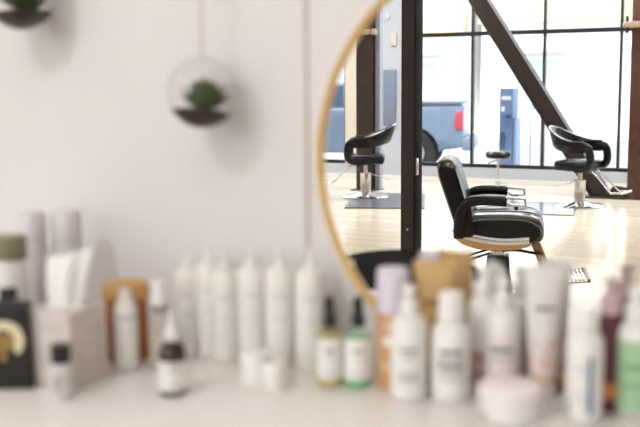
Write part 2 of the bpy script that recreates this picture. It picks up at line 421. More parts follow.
# stool
t = empty('rolling_stool', (-3.16, -9.15, 0), .3, 'small round black rolling stool on a chrome stem', 'stool')
obj('seat', L([(0, .445), (.12, .445), (.135, .46), (.138, .49), (.12, .512), (.06, .518), (0, .518)], seg=36), black_leather, t)
obj('seat_ring', L([(0, .43), (.06, .43), (.118, .438), (.118, .446), (0, .446)], seg=36), chrome, t)
obj('stem', L([(0, .06), (.026, .06), (.026, .2), (.014, .205), (.014, .43), (0, .43)], seg=20), chrome, t)
obj('height_lever', T([(0, 0, .42), (-.07, .03, .40), (-.1, .04, .38)], .006), black_m, t)
for i in range(5):
    a = 2 * PI * i / 5; x, y = math.cos(a), math.sin(a)
    lg = obj('leg', T([(.01 * x, .01 * y, .08), (.12 * x, .12 * y, .065), (.19 * x, .19 * y, .055)], .013), chrome, t)
    obj('caster', L([(0, -.01), (.02, -.01), (.024, 0), (.02, .01), (0, .01)], seg=16, c=(.19 * x, .19 * y, .024), M=Matrix.Rotation(PI / 2, 4, 'X')), black_m, lg)

# ------------------------------------------------------------------ main chair
t = empty('styling_chair', (-1.62, -4.095, 0), math.radians(-16), 'black low armchair with piped edges and chrome tipped arms, sharp in the mirror', 'chair')
obj('base', L([(0, 0), (.30, 0), (.30, .014), (.28, .03), (.16, .06), (.10, .075), (0, .075)], seg=48), chrome, t)
bm = BM(); pr = [(-.085, .07), (.085, .07), (.066, .17), (.06, .27), (-.06, .27), (-.066, .17)]
prism(bm, pr, -.07, .07, .008); obj('pedestal', bm, black_m, t, label='black tapered pump housing')
obj('piston', L([(0, .265), (.04, .265), (.04, .335), (0, .335)], seg=20), chrome, t)
obj('pump_lever', T(smooth_path([(.02, .05, .30), (.10, .05, .305), (.17, .05, .295), (.24, .05, .285)], 4), .008), black_m, t)
for s in (-.07, 0.07):
    obj('spring_rod', T([(-.04, s, .29), (-.13, s * 1.2, .26), (-.24, s * 1.3, .215)], .006), black_m, t)
# lower shell
prof = [(-.245, .435), (-.23, .39), (-.19, .358), (-.10, .332), (.0, .325), (.10, .334), (.165, .352), (.185, .375), (.17, .395), (.05, .385), (-.08, .39), (-.2, .42)]
floor_tint = mat('floor_tinted_chrome', (196, 164, 126), .22, metal=1)  # chrome coloured tan to stand in for the floor's reflection
obj('shell', prism(BM(), prof, -.235, .235, .008), floor_tint, t, label='polished metal shell under the seat')
bm = BM()
for s in (-1, 1):
    tube(bm, smooth_path([(-.235, .243 * s, .435), (-.18, .25 * s, .412), (-.08, .25 * s, .390), (.04, .25 * s, .380), (.165, .25 * s, .390)], 5), .019, .006, seg=10)
obj('shell_rail', bm, chrome, t)
# seat: wide pillow with a pale piped welt
def cushion(prof, hw, crown, n=14):
    """profile loop in XZ swept over the width with rounded sides and a crowned top"""
    bm = BM(); rings = []
    cx = sum(p[0] for p in prof) / len(prof); cz = sum(p[1] for p in prof) / len(prof)
    for i in range(n + 1):
        u = -1 + 2 * i / n; k = (1 - abs(u) ** 6) ** .5 if abs(u) < 1 else 0
        s = .80 + .20 * k
        rings.append([bm.verts.new((cx + (x - cx) * s, hw * u, cz + (z - cz) * s + (crown * (1 - u * u) if z > cz else 0))) for x, z in prof])
    m_ = len(prof)
    for A, Bq in zip(rings, rings[1:]):
        for i in range(m_): bm.faces.new((A[i], A[(i + 1) % m_], Bq[(i + 1) % m_], Bq[i]))
    bm.faces.new(rings[0]); bm.faces.new(rings[-1])
    return bm
sp = smooth_path([(x, 0, z) for x, z in [(-.19, .38), (-.20, .45), (-.15, .497), (-.03, .508), (.10, .510), (.19, .500), (.236, .465), (.246, .41), (.225, .372), (.165, .360), (.0, .365), (-.12, .375), (-.19, .39)]], 3)[:-1]
seat = obj('seat', cushion([(p.x, p.z) for p in sp], .245, .024), seat_vinyl, t)
for s in (-1, 1):
    pts = smooth_path([(-.17, .232 * s, .468), (-.10, .237 * s, .492), (.05, .238 * s, .497), (.16, .237 * s, .488), (.22, .233 * s, .455), (.235, .23 * s, .41)], 5)
    obj('piping', T(pts, .005, seg=8), piping_m, seat)
for s in (-1, 1):
    obj('seam', T(smooth_path([(-.17, .12 * s, .516), (-.03, .12 * s, .5275), (.10, .12 * s, .5295), (.19, .12 * s, .519), (.238, .12 * s, .480)], 5), .0025, seg=8), piping_m, seat)
# back
bp = [(-.13, .40), (-.130, .48), (-.172, .62), (-.215, .76), (-.24, .803), (-.285, .812), (-.33, .796), (-.325, .74), (-.278, .60), (-.235, .47), (-.215, .40)]
bps = smooth_path([(x, 0, z) for x, z in bp + [bp[0]]], 3)[:-1]
back = obj('backrest', cushion([(p.x, p.z) for p in bps], .235, 0), black_leather, t)
for s in (-1, 1):
    for dx in (0, 1):
        pts = [(-.225, .43), (-.284, .60), (-.33, .74), (-.327, .792)] if dx else [(-.138, .47), (-.18, .62), (-.22, .745), (-.247, .80)]
        obj('piping', T(smooth_path([(x + (.012 if dx else -.012), .222 * s, z) for x, z in pts], 4), .006, .006, seg=8), piping_m, back)
obj('top_highlight', prism(BM(), [(-.325, .797), (-.30, .812), (-.27, .815), (-.245, .806), (-.25, .798), (-.3, .79)], -.19, .19, .003), mat('tan_highlight', (150, 122, 88), .35), back, label='tan band standing in for a highlight on the top edge')  # tan strip paints in the ceiling light's highlight on the backrest top
for s in (-1, 1):
    y = .275 * s
    a = obj('armrest', T(smooth_path([(-.205, y, .40), (-.205, y, .46), (-.195, y, .53), (-.165, y, .585), (-.10, y, .604), (.0, y, .604), (.045, y, .600)], 5), .028, .034, seg=16, power=.7,
        scales=None), black_leather, t)
    bm = BM()
    prism(bm, [(.04, .628), (.125, .622), (.145, .618), (.148, .580), (.138, .578), (.132, .610), (.04, .615)], y - .03, y + .03, .002)
    prism(bm, [(.04, .590), (.07, .576), (.14, .576), (.14, .584), (.075, .586), (.045, .600)], y - .03, y + .03, .001)
    obj('arm_tip', bm, chrome, a, label='open chrome arm tip')
    obj('arm_bolt', L([(0, 0), (.011, 0), (.011, .018), (0, .02)], seg=12, c=(.095, y, .556)), black_m, a)
# web between arm and back
for s in (-1, 1):
    obj('arm_panel', prism(BM(), [(-.232, .40), (-.14, .40), (-.11, .43), (-.135, .50), (-.14, .56), (-.18, .59), (-.215, .56), (-.235, .48)], .25 * s - .014, .25 * s + .014, .006), black_leather, t)
# footrest
bm = BM()
tube(bm, smooth_path([(.13, 0, .365), (.19, 0, .355), (.225, 0, .29), (.265, 0, .19), (.285, 0, .15), (.34, 0, .13)], 6), .027, .026, seg=12, power=.5)
fr = obj('footrest_arm', bm, mat('dark_floor_tinted_chrome', (160, 130, 96), .3, metal=1), t)  # darker tan puts the floor's reflection into the chrome colour
bm = BM(); rot = Matrix.Rotation(math.radians(-6), 3, 'Y')
box(bm, (.395, 0, .155), (.17, .36, .012), .003, 2, rot)
for i in range(7): box(bm, (.332 + i * .021, 0, .165 + (i - 3) * .0022), (.008, .33, .006), .001, 1, rot)
obj('footrest', bm, chrome_soft, t)
obj('footrest_edge', T([(.483, .185, .170), (.483, -.185, .170), (.47, -.19, .165), (.32, -.19, .145)], .010, seg=10, side=(0, 0, 1)), MATS['dark_floor_tinted_chrome'], t)

# ------------------------------------------------------------------ chair at the vanity
t = empty('vanity_chair', (-.845, -.60, 0), PI / 2, 'large black chair with a rounded back drawn up to the vanity counter', 'chair')
hydraulic(t, .28, .34, .40)
obj('seat', B((.02, 0, .455), (.46, .48, .11), .04, 4), black_leather, t)
obj('seat_plate', B((0, 0, .392), (.28, .26, .016)), black_m, t)
bm = BM(); rows = 14; cols = 20; grid = {}
for side in (0, 1):
    for i in range(cols + 1):
        u = -1 + 2 * i / cols; yv = .27 * u
        ztop = .828 - .11 * (1 - math.sqrt(max(0, 1 - (u * .985) ** 2)))
        for j in range(rows + 1):
            v = j / rows; z = .44 + (ztop - .44) * v
            edge = min(1, 4 * (1 - v)) ** .5 * min(1, 5 * (1 - abs(u)) + .15) ** .5
            x = -.20 - .05 * v + .09 * u * u + (.035 * edge if side else -.035 * edge)
            grid[side, i, j] = bm.verts.new((x, yv, z))
for side in (0, 1):
    for i in range(cols):
        for j in range(rows):
            bm.faces.new((grid[side, i, j], grid[side, i + 1, j], grid[side, i + 1, j + 1], grid[side, i, j + 1]))
for i in range(cols):
    for j in (0, rows): bm.faces.new((grid[0, i, j], grid[0, i + 1, j], grid[1, i + 1, j], grid[1, i, j]))
for j in range(rows):
    for i in (0, cols): bm.faces.new((grid[0, i, j], grid[0, i, j + 1], grid[1, i, j + 1], grid[1, i, j]))
bk = obj('backrest', bm, black_leather, t)
for s in (-1, 1):
    obj('armrest', T(smooth_path([(-.14, .25 * s, .60), (-.02, .28 * s, .63), (.12, .28 * s, .62), (.17, .275 * s, .56), (.13, .25 * s, .47)], 6), .026, .022, seg=12, power=.7), black_leather, t)

# ------------------------------------------------------------------ hanging terrariums
soil_m = mat('soil', (62, 44, 34), .9, noise=.4, nscale=90, bump=.6, bscale=200)
leaf_m = mat('succulent_leaf', (84, 108, 58), .5, noise=.45, nscale=30)
cord_m = mat('jute_cord', (206, 186, 158), .9)
def terrarium(loc, r, label, plabel, seed, tilt):
    t = empty('hanging_terrarium', loc, 0, label, 'terrarium', 'glass terrariums hung on the wall')
    prof = []
    for i in range(33):
        a = -PI / 2 + (PI - .10) * i / 32
        prof.append((max(0, r * math.cos(a)), r * math.sin(a)))
    prof += [(r * .11, r * 1.02), (r * .14, r * 1.05), (r * .06, r * 1.10), (0, r * 1.10)]
    obj('glass_globe', L(prof, seg=56), globe_glass, t)
    # a bowl of soil filling the bottom
    rs = r * .975; zs = -r * .52; sp = []
    for i in range(12):
        a = -PI / 2 + (math.acos(.785) - 0 + 0) * 0
        th = (-PI / 2) + (math.asin(zs / rs) + PI / 2) * i / 11
        sp.append((max(0, rs * math.cos(th)), rs * math.sin(th)))
    sp += [(sp[-1][0] * .7, zs + r * .05), (0, zs + r * .1)]
    obj('soil', L(sp, seg=36, M=Matrix.Rotation(tilt, 4, 'Y')), soil_m, t)
    top = 1.95 - loc[2]
    c = obj('cord', T([(0, 0, r * 1.08), (0, 0, top)], .0016, seg=8), cord_m, t)
    obj('knot', L([(0, -.006), (.005, -.003), (.006, .001), (.004, .006), (0, .008)], seg=10, c=(0, 0, r * 1.08 + .125)), cord_m, c)
    obj('hook', T(smooth_path([(0, -loc[1], top), (0, -loc[1] * .4, top + .006), (0, -.004, top), (0, -.008, top + .01)], 5), .002, seg=8), gold_m, t)
    # plant
    random.seed(seed); bm = BM()
    for i in range(46):
        ring = i / 46; az = i * 2.39996; el = math.radians(4 + 82 * (1 - ring)); ln = r * (.76 + .09 * ring) * random.uniform(.85, 1.1); wd = r * .15
        q = Matrix.Rotation(az, 3, 'Z') @ Matrix.Rotation(-el, 3, 'Y')
        b0 = Vector((0, 0, 0)); secs = []
        for k, (s, wq) in enumerate(((0, .5), (.3, .9), (.6, 1), (.85, .55), (1, .02))):
            bend = .25 * s * s * ln
            secs.append([bm.verts.new(q @ Vector((s * ln, wd * wq * a_, bend + wd * .45 * wq * b_))) for a_, b_ in ((1, 0), (0, 1), (-1, 0), (0, -1))])
        for A, Bq in zip(secs, secs[1:]):
            for j in range(4): bm.faces.new((A[j], A[(j + 1) % 4], Bq[(j + 1) % 4], Bq[j]))
        bm.faces.new(secs[-1]); bm.faces.new(secs[0])
    p = empty('succulent', (loc[0] + .004, loc[1], loc[2] - r * .42), 0, plabel, 'plant', 'succulents in the glass terrariums')
    obj('leaves', bm, leaf_m, p)
terrarium((-.820, -.066, 1.194), .0526, 'round glass terrarium hanging on a cord nearest the mirror', 'spiky green succulent in the glass globe nearest the mirror', 3, .12)
terrarium((-1.163, -.066, 1.352), .0575, 'round glass terrarium cut off by the upper left edge, above the lilac cans', 'green succulent in the terrarium above the lilac cans', 9, -.05)

# ------------------------------------------------------------------ bottles
CT = .8005
TOCAM = math.atan2(-1, .0)
def label_arc(r, z0, z1, m, parent, facing, half=1.1, name='label', off=.0004, lab=None):
    a = facing
    return obj(name, L([(r + off, z0), (r + off, z1)], seg=20, a0=a - half, a1=a + half), m, parent, True, lab)
def text_bars(r, rows, m, parent, facing, name='print', off=.0009):
    bm = BM()
    for z, h, half, sh in rows: lathe(bm, [(r + off, z), (r + off, z + h)], seg=10, a0=facing - half + sh, a1=facing + half + sh)
    return obj(name, bm, m, parent)
def face(x, y): return math.atan2(-1.3 - y, 0 - x)
def spray(x, y, h, w, label, body=None, cap=None, cap_frac=.28, capw=.36, group=None, rows=None, label_m=None, name='spray_bottle', nozzle=True, cat='bottle', ink_m=None, lz=(.12, .85), half=1.2, shoulder=.12):
    body = body or wht; cap = cap or wht; r = w / 2; t = empty(name, (x, y, CT), 0, label, cat, group); F = face(x, y)
    hb = h * (1 - cap_frac); sh = h * shoulder
    obj('body', L([(0, 0), (r * .86, 0), (r * .97, r * .12), (r, r * .3), (r, hb - sh), (r * .93, hb - sh * .55), (r * .72, hb - sh * .18), (r * capw * .95, hb), (0, hb)], seg=36), body, t)
    rc = r * capw * 1.05; hc = h - hb
    if nozzle:
        c = obj('pump', L([(0, hb), (rc * 1.2, hb), (rc * 1.2, hb + hc * .42), (rc * .95, hb + hc * .48), (rc * .55, hb + hc * .6), (rc * .55, hb + hc * .7), (rc * .85, hb + hc * .74), (rc * .8, h - .002), (rc * .6, h), (0, h)], seg=24), cap, t)
        q = F + .5
        obj('nozzle', T([(0, 0, hb + hc * .86), (rc * 1.5 * math.cos(q), rc * 1.5 * math.sin(q), hb + hc * .86)], .0025, seg=8, side=(0, 0, 1)), cap, c)
    else:
        obj('cap', L([(0, hb), (rc * 1.25, hb), (rc * 1.25, hb + hc * .05), (rc * 1.15, h - .004), (rc * 1.0, h), (0, h)], seg=28), cap, t)
    z0, z1 = lz[0] * hb, lz[1] * (hb - sh)
    lb = label_arc(r, z0, z1, label_m or lbl, t, F, half)
    if rows: text_bars(r, [(z0 + a * (z1 - z0), b, c_, d_) for a, b, c_, d_ in rows], ink_m or ink, lb, F)
    return t
R1 = [(.80, .004, .5, 0), (.68, .002, .4, 0), (.35, .0015, .6, 0), (.28, .0015, .6, 0), (.21, .0015, .55, 0)]
R2 = [(.85, .006, .6, 0), (.7, .0025, .7, 0), (.62, .0025, .7, 0), (.54, .0025, .7, 0), (.46, .0025, .6, 0), (.3, .002, .7, 0)]
g1 = 'white bottles in front of the mirror'
spray(-.471, -.125, .148, .047, 'plain white pump bottle in front of the lilac capped can', group=g1, rows=R1, capw=.40, cap_frac=.25)
spray(-.421, -.105, .140, .050, 'white bottle with wide flat cap, between two pump bottles at the mirror', group=g1, rows=R2, capw=.52, cap_frac=.27, nozzle=False, name='lotion_bottle')
spray(-.369, -.054, .155, .045, 'white pump bottle with pinkish foot directly behind the round white jar', group=g1, rows=[(.7, .006, .7, 0), (.55, .002, .6, 0)], capw=.40, cap_frac=.27, label_m=mat('blush_label', (238, 226, 222), .6))
spray(-.402, -.032, .163, .040, 'slender white pump bottle against the mirror glass, second row', group=g1, rows=R1, capw=.42, cap_frac=.24, label_m=mat('rose_label', (222, 186, 176), .6), lz=(.05, .5))
b = spray(-.249, -.112, .138, .044, 'white bottle with a vertical blue stripe on its side', group=g1, capw=.55, cap_frac=.2, nozzle=False, name='lotion_bottle', rows=R1, ink_m=mat('pale_ink', (196, 196, 200), .6))
text_bars(.022, [(.012, .070, .12, .32)], blue_ink, b, face(-.249, -.112), name='stripe').update_tag()
text_bars(.022, [(.006, .02, .10, -.9)], ink, b, face(-.249, -.112), name='print')
plum = mat('plum_plastic', (96, 42, 56), .3); mauve = mat('mauve_plastic', (196, 172, 172), .3)
b = spray(-.229, -.062, .168, .034, 'slim plum bottle with pale mauve nozzle beside the green labelled bottle', body=plum, cap=mauve, capw=.62, cap_frac=.27, label_m=plum, shoulder=.16)
text_bars(.017, [(.018, .02, .5, 0)], mat('orange_print', (214, 134, 70), .5), b, face(-.229, -.062))
grn = mat('mint_label', (172, 206, 164), .5)
spray(-.200, -.055, .157, .052, 'white bottle with a mint green label at the right end of the counter', capw=.42, cap_frac=.27, label_m=grn, rows=[(.6, .006, .5, 0), (.35, .004, .6, 0)], ink_m=mat('green_ink', (110, 168, 110), .5), lz=(.05, .98))
# lilac capped can
tan_m = mat('tan_can', (206, 158, 108), .35); lilac = mat('lilac_plastic', (222, 212, 224), .35)
x, y = -.509, -.088
t = empty('hairspray_can', (x, y, CT), 0, 'tan orange can with a lilac cap, left of the kraft tube', 'can')
obj('body', L([(0, 0), (.020, 0), (.0215, .003), (.0215, .098), (.019, .103), (0, .103)], seg=36), tan_m, t)
obj('cap', L([(0, .103), (.0218, .103), (.0222, .108), (.0215, .157), (.0195, .161), (0, .161)], seg=36), lilac, t)
text_bars(.0215, [(.03, .003, .7, 0), (.06, .012, .4, -.2), (.085, .002, .6, 0)], wht2, t, face(x, y))
# squeeze tubes: flat crimp at the top, round cap below
def tube_pack(name, x, y, h, w_top, r_bot, cap_h, body, cap, label, rz, lean=0, cat='tube'):
    t = empty(name, (x, y, CT), rz, label, cat); bm = BM(); rings = []; n = 32
    for k in range(13):
        v = k / 12; z = cap_h + (h - cap_h) * v
        rx = r_bot + (w_top / 2 - r_bot) * v; ry = r_bot * (1 - v) ** .7 + .0016
        rings.append([bm.verts.new((rx * math.cos(2 * PI * i / n), ry * math.sin(2 * PI * i / n) + lean * v, z)) for i in range(n)])
    for A, Bq in zip(rings, rings[1:]):
        for i in range(n): bm.faces.new((A[i], A[(i + 1) % n], Bq[(i + 1) % n], Bq[i]))
    bm.faces.new(rings[0]); bm.faces.new(rings[-1])
    bd = obj('body', bm, body, t)
    obj('cap', L([(0, 0), (r_bot * .98, 0), (r_bot * 1.02, .003), (r_bot * .98, cap_h), (0, cap_h)], seg=32), cap, t)
    obj('crimp', B((0, lean, h - .005), (w_top * 1.0, .0042, .013), .0008), body, bd)
    return t, bd
kraft = mat('kraft_paper', (206, 168, 112), .6, noise=.06, nscale=30); dkraft = mat('brown_cap', (150, 104, 62), .5)
tb, bd = tube_pack('kraft_tube', -.463, -.055, .168, .056, .021, .03, kraft, dkraft, 'kraft brown squeeze tube standing against the mirror', math.radians(14))
obj('print', B((0, -.0145, .115), (.03, .0006, .006)), mat('brown_ink', (150, 112, 70), .6), bd)
def tube_art():
    M = bpy.data.materials.new('floral_tube'); M.use_nodes = True; nt = M.node_tree; b = nt.nodes['Principled BSDF']; b.inputs['Roughness'].default_value = .4
    tc = nt.nodes.new('ShaderNodeTexCoord'); sx = nt.nodes.new('ShaderNodeSeparateXYZ'); nt.links.new(tc.outputs['Object'], sx.inputs[0])
    n = nt.nodes.new('ShaderNodeTexNoise'); n.inputs['Scale'].default_value = 75; nt.links.new(tc.outputs['Object'], n.inputs[0])
    gt = nt.nodes.new('ShaderNodeMath'); gt.operation = 'GREATER_THAN'; gt.inputs[1].default_value = .52; nt.links.new(n.outputs['Fac'], gt.inputs[0])
    lt = nt.nodes.new('ShaderNodeMath'); lt.operation = 'LESS_THAN'; lt.inputs[1].default_value = .075; nt.links.new(sx.outputs['Z'], lt.inputs[0])
    ml = nt.nodes.new('ShaderNodeMath'); ml.operation = 'MULTIPLY'; nt.links.new(gt.outputs[0], ml.inputs[0]); nt.links.new(lt.outputs[0], ml.inputs[1])
    mx = nt.nodes.new('ShaderNodeMixRGB'); mx.inputs[1].default_value = lin((230, 224, 220)); mx.inputs[2].default_value = lin((226, 186, 172))
    nt.links.new(ml.outputs[0], mx.inputs[0]); nt.links.new(mx.outputs[0], b.inputs['Base Color'])
    return M
tb, bd = tube_pack('lotion_tube', -.318, -.040, .168, .050, .0175, .024, tube_art(), mat('white_copper_cap', (226, 214, 204), .35), 'pale squeeze tube with a salmon floral print near its cap', math.radians(20))
obj('print', B((0, -.0145, .118), (.026, .0006, .004)), ink, bd)
obj('cap_ring', L([(.0178, .0225), (.0184, .0228), (.0184, .0265), (.0178, .027)], seg=32), mat('copper_ring', (180, 118, 84), .3, metal=.6), tb)
# jar
t = empty('cream_jar', (-.332, -.141, CT), 0, 'squat round white jar in front of the bottles', 'jar', 'white cream jars')
obj('body', L([(0, 0), (.035, 0), (.0375, .003), (.0375, .021), (0, .021)], seg=48), wht, t)
obj('lid', L([(0, .021), (.039, .021), (.0395, .023), (.0395, .036), (.0375, .040), (.033, .0415), (0, .042)], seg=48), mat('blush_lid', (240, 230, 226), .35), t)
text_bars(.0375, [(.004, .005, .12, -.95)], ink, t, face(-.332, -.141))
for (x, y, r, h, lab) in ((-.677, -.165, .0215, .046, 'small white jar in front of the tall white bottles, larger of two'), (-.645, -.170, .0145, .034, 'tiny pale jar between the larger small jar and the yellowish spray bottle')):
    t = empty('cream_jar', (x, y, CT), 0, lab, 'jar', 'white cream jars')
    obj('body', L([(0, 0), (r * .95, 0), (r, .003), (r, h * .55), (0, h * .55)], seg=36), wht2, t)
    obj('lid', L([(0, h * .55), (r * 1.04, h * .55), (r * 1.05, h - .003), (r * .95, h), (0, h)], seg=36), wht, t)

# glass spray bottles with black sprayers
def glass_spray(x, y, h, w, label, liquid, tint):
    t = empty('glass_spray_bottle', (x, y, CT), 0, label, 'bottle', 'clear bottles with black sprayers'); r = w / 2; F = face(x, y); hb = h * .64
    obj('body', L([(0, 0), (r * .92, 0), (r, .003), (r, hb - .012), (r * .85, hb - .004), (r * .42, hb), (r * .42, hb + .004), (0, hb + .004)], seg=36), thin_glass('bottle_glass_' + tint[0], tint[1], rough=.05), t)
    obj('liquid', L([(0, .002), (r * .88, .002), (r * .94, .006), (r * .94, hb * .86), (0, hb * .86)], seg=36), liquid, t)
    s = obj('sprayer', L([(0, hb + .004), (r * .5, hb + .004), (r * .5, hb + .016), (r * .38, hb + .02), (r * .34, h - .008), (r * .26, h), (0, h)], seg=24), black_m, t, label='black sprayer')
    obj('nozzle', T([(0, 0, h - .010), (.011 * math.cos(F - .6), .011 * math.sin(F - .6), h - .010)], .003, seg=8, side=(0, 0, 1)), black_m, s)
    lb = label_arc(r, .012, hb * .86, lbl, t, F, 1.15, off=.0006)
    text_bars(r, [(.05, .003, .4, 0), (.042, .0015, .2, 0), (.02, .0015, .5, 0)], ink, lb, F, off=.0011)
glass_spray(-.553, -.104, .122, .039, 'clear glass spray bottle with green liquid, left of the tan can', mat('green_liquid', (150, 214, 168), .2), ('green', (.85, .95, .88)))
glass_spray(-.589, -.118, .122, .037, 'clear glass spray bottle with yellowish liquid, right of the white bottles', mat('yellow_liquid', (214, 204, 150), .2), ('yellow', (.95, .93, .8)))

# tall white bottles with slim tips
def tip_bottle(x, y, h, w, label, taper=.8):
    t = empty('applicator_bottle', (x, y, CT), 0, label, 'bottle', 'tall white bottles left of the mirror'); r = w / 2; F = face(x, y); hb = h * .82
    obj('body', L([(0, 0), (r * .92, 0), (r, .004), (r, hb - .012), (r * .9, hb - .003), (r * .45, hb), (0, hb)], seg=36), wht2, t)
    obj('tip', L([(0, hb), (r * .42, hb), (r * .40, hb + .006), (r * .2, hb + .01), (r * .11, h), (0, h)], seg=20), wht, t)
    lb = label_arc(r, hb * .15, hb * .85, lbl, t, F, 1.1)
    text_bars(r, [(hb * .72, .003, .5, 0), (hb * .5, .0015, .5, 0)], mat('pale_grey_ink', (206, 198, 190), .6), lb, F)
tip_bottle(-.853, -.07, .157, .038, 'tall white bottle standing behind the amber dropper bottle')
tip_bottle(-.820, -.06, .170, .042, 'second tall white bottle from the amber dropper bottle')
tip_bottle(-.783, -.075, .164, .040, 'tall white bottle third from the amber dropper bottle, set a little forward')
tip_bottle(-.745, -.06, .172, .043, 'tall white bottle standing directly behind the larger small white jar')
tip_bottle(-.698, -.06, .175, .044, 'tall white bottle directly behind the tiny pale jar')
tip_bottle(-.648, -.06, .176, .045, 'tall white bottle beside the wall batten, behind the yellow tinted spray')

# amber dropper
amb = mat('amber_glass', (52, 22, 12), .08, spec=.7)
x, y = -.756, -.247; t = empty('dropper_bottle', (x, y, CT), 0, 'amber glass bottle with a white label and pointed white top', 'bottle'); F = face(x, y)
obj('body', L([(0, 0), (.0165, 0), (.0185, .003), (.0185, .050), (.0175, .062), (.010, .071), (.009, .074), (0, .074)], seg=36), amb, t)
obj('dropper_cap', L([(0, .073), (.0098, .073), (.0098, .085), (.006, .089), (.0035, .104), (.0022, .110), (0, .111)], seg=24), wht, t)
lb = label_arc(.0185, .008, .047, lbl, t, F, 1.35); text_bars(.0185, [(.04, .002, .5, 0), (.034, .001, .4, 0), (.016, .001, .5, 0)], ink, lb, F)
# airless white bottle
x, y = -.881, -.183; t = empty('airless_bottle', (x, y, CT), 0, 'white pump bottle with rounded cap in front of the cork topped wooden jar', 'bottle')
obj('body', L([(0, 0), (.0155, 0), (.017, .002), (.017, .078), (0, .078)], seg=32), wht, t)
obj('collar', L([(0, .078), (.0175, .078), (.0175, .081), (0, .081)], seg=32), chrome_soft, t)
obj('cap', L([(0, .081), (.0165, .081), (.0165, .091), (.012, .100), (.0085, .108), (.0085, .114), (.007, .117), (0, .117)], seg=32), wht, t)
# clear bottle with white pump
x, y = -.846, -.150; t = empty('pump_bottle', (x, y, CT), 0, 'small clear bottle with white pump between wooden jar and tall white bottles', 'bottle')
obj('body', L([(0, 0), (.015, 0), (.0165, .002), (.0165, .074), (.012, .084), (0, .084)], seg=32), clear_plastic, t)
obj('liquid', L([(0, .003), (.0145, .003), (.0145, .05), (0, .05)], seg=32), mat('pale_liquid', (222, 216, 200), .3), t)
obj('collar', L([(0, .084), (.0125, .084), (.0125, .092), (0, .092)], seg=32), mat('silver_green', (150, 146, 128), .35, metal=.4), t)
obj('pump', L([(0, .092), (.0105, .092), (.0105, .124), (.009, .128), (0, .128)], seg=32), wht, t)
# wooden jar
wood_m = mat('turned_wood', (196, 128, 62), .45, noise=.2, nscale=25); wood_l = mat('wood_lid', (206, 158, 98), .5, noise=.12, nscale=25)
t = empty('wooden_jar', (-.923, -.128, CT), 0, 'turned wooden jar with a broad lid behind the white pump bottle', 'jar')
obj('body', L([(0, 0), (.031, 0), (.033, .003), (.032, .092), (0, .092)], seg=40), mat('jar_wood', (176, 104, 46), .4, noise=.2, nscale=25), t)
obj('lid', L([(0, .092), (.034, .092), (.0355, .095), (.0355, .108), (.032, .115), (0, .118)], seg=40), wood_l, t)

# tissue box
def tex_paper():
    return mat('marbled_card', (214, 202, 194), .7, noise=.10, nscale=60)
def tissue_box():
    x, y = -.922, -.261; t = empty('tissue_box', (x, y, CT), math.radians(1), 'square tissue box in mottled pale card behind the black capped vial', 'tissue box')
    obj('box', B((0, 0, .0525), (.078, .078, .105), .0015), tex_paper(), t)
    obj('opening', L([(0, .1052), (.030, .1052), (.030, .1058), (0, .1058)], seg=30, sy=.6), mat('film', (236, 234, 232), .3), t)
    bm = BM(); n = 26; rows = 9; R = []
    random.seed(5)
    for j in range(rows):
        v = j / (rows - 1); rr = []
        for i in range(n):
            a = 2 * PI * i / n; fold = 1 + .22 * math.sin(5 * a + 1.3 * v) + .1 * math.sin(9 * a)
            wx = (.022 + .012 * v) * fold; wy = (.010 + .004 * math.sin(v * 3)) * fold * (1 - .25 * v)
            rr.append(bm.verts.new((wx * math.cos(a) + .010 * v * v - .004, wy * math.sin(a) + .006 * v, .106 + .072 * v + (.008 * math.cos(a) * v))))
        R.append(rr)
    for A, Bq in zip(R, R[1:]):
        for i in range(n): bm.faces.new((A[i], A[(i + 1) % n], Bq[(i + 1) % n], Bq[i]))
    bm.faces.new(R[-1])
    tag(obj('tissue', bm, mat('tissue_paper', (244, 240, 236), .8), t), 'white paper tissue pulled up')
tissue_box()
# small vial
x, y = -.871, -.331; t = empty('small_vial', (x, y, CT), 0, 'tiny clear vial with black cap standing before the tissue box', 'vial'); F = face(x, y)
obj('body', L([(0, 0), (.012, 0), (.0135, .002), (.0135, .046), (.010, .050), (0, .050)], seg=30), mat('frosted_plastic', (226, 220, 214), .3), t)
obj('cap', L([(0, .050), (.0125, .050), (.013, .052), (.013, .071), (.0115, .074), (0, .074)], seg=30), black_m, t, label='black cap')
text_bars(.0135, [(.014, .022, .14, -.45), (.028, .002, .3, .2)], ink, t, F)
# olive capped bottle
x, y = -1.060, -.225; t = empty('capped_bottle', (x, y, CT), 0, 'white bottle with a large olive grey cap behind the black gift box', 'bottle'); F = face(x, y)
obj('body', L([(0, 0), (.027, 0), (.029, .003), (.029, .150), (.026, .156), (0, .156)], seg=40), wht, t)
obj('cap', L([(0, .156), (.0285, .156), (.029, .158), (.0285, .186), (.027, .189), (0, .189)], seg=40), mat('olive_cap', (142, 132, 108), .45), t, label='olive grey cap')
text_bars(.029, [(.10, .018, .42, -.05), (.078, .02, .3, .25), (.05, .015, .4, -.1)], mat('navy_ink', (62, 58, 72), .5), t, F)
# lilac cans by the wall
for (x, y, lab) in ((-1.104, -.127, 'tall lilac grey can against the wall, left of its twin'), (-1.069, -.086, 'tall pale lilac can against the wall, nearer the tissue')):
    t = empty('tall_can', (x, y, CT), 0, lab, 'can', 'lilac cans against the wall')
    obj('body', L([(0, 0), (.024, 0), (.025, .003), (.025, .158), (.022, .164), (0, .164)], seg=40), mat('lilac_can', (218, 212, 214), .35), t)
    obj('cap', L([(0, .164), (.0235, .164), (.024, .167), (.0235, .206), (.021, .211), (0, .212)], seg=40), mat('lilac_cap', (226, 220, 222), .35), t)
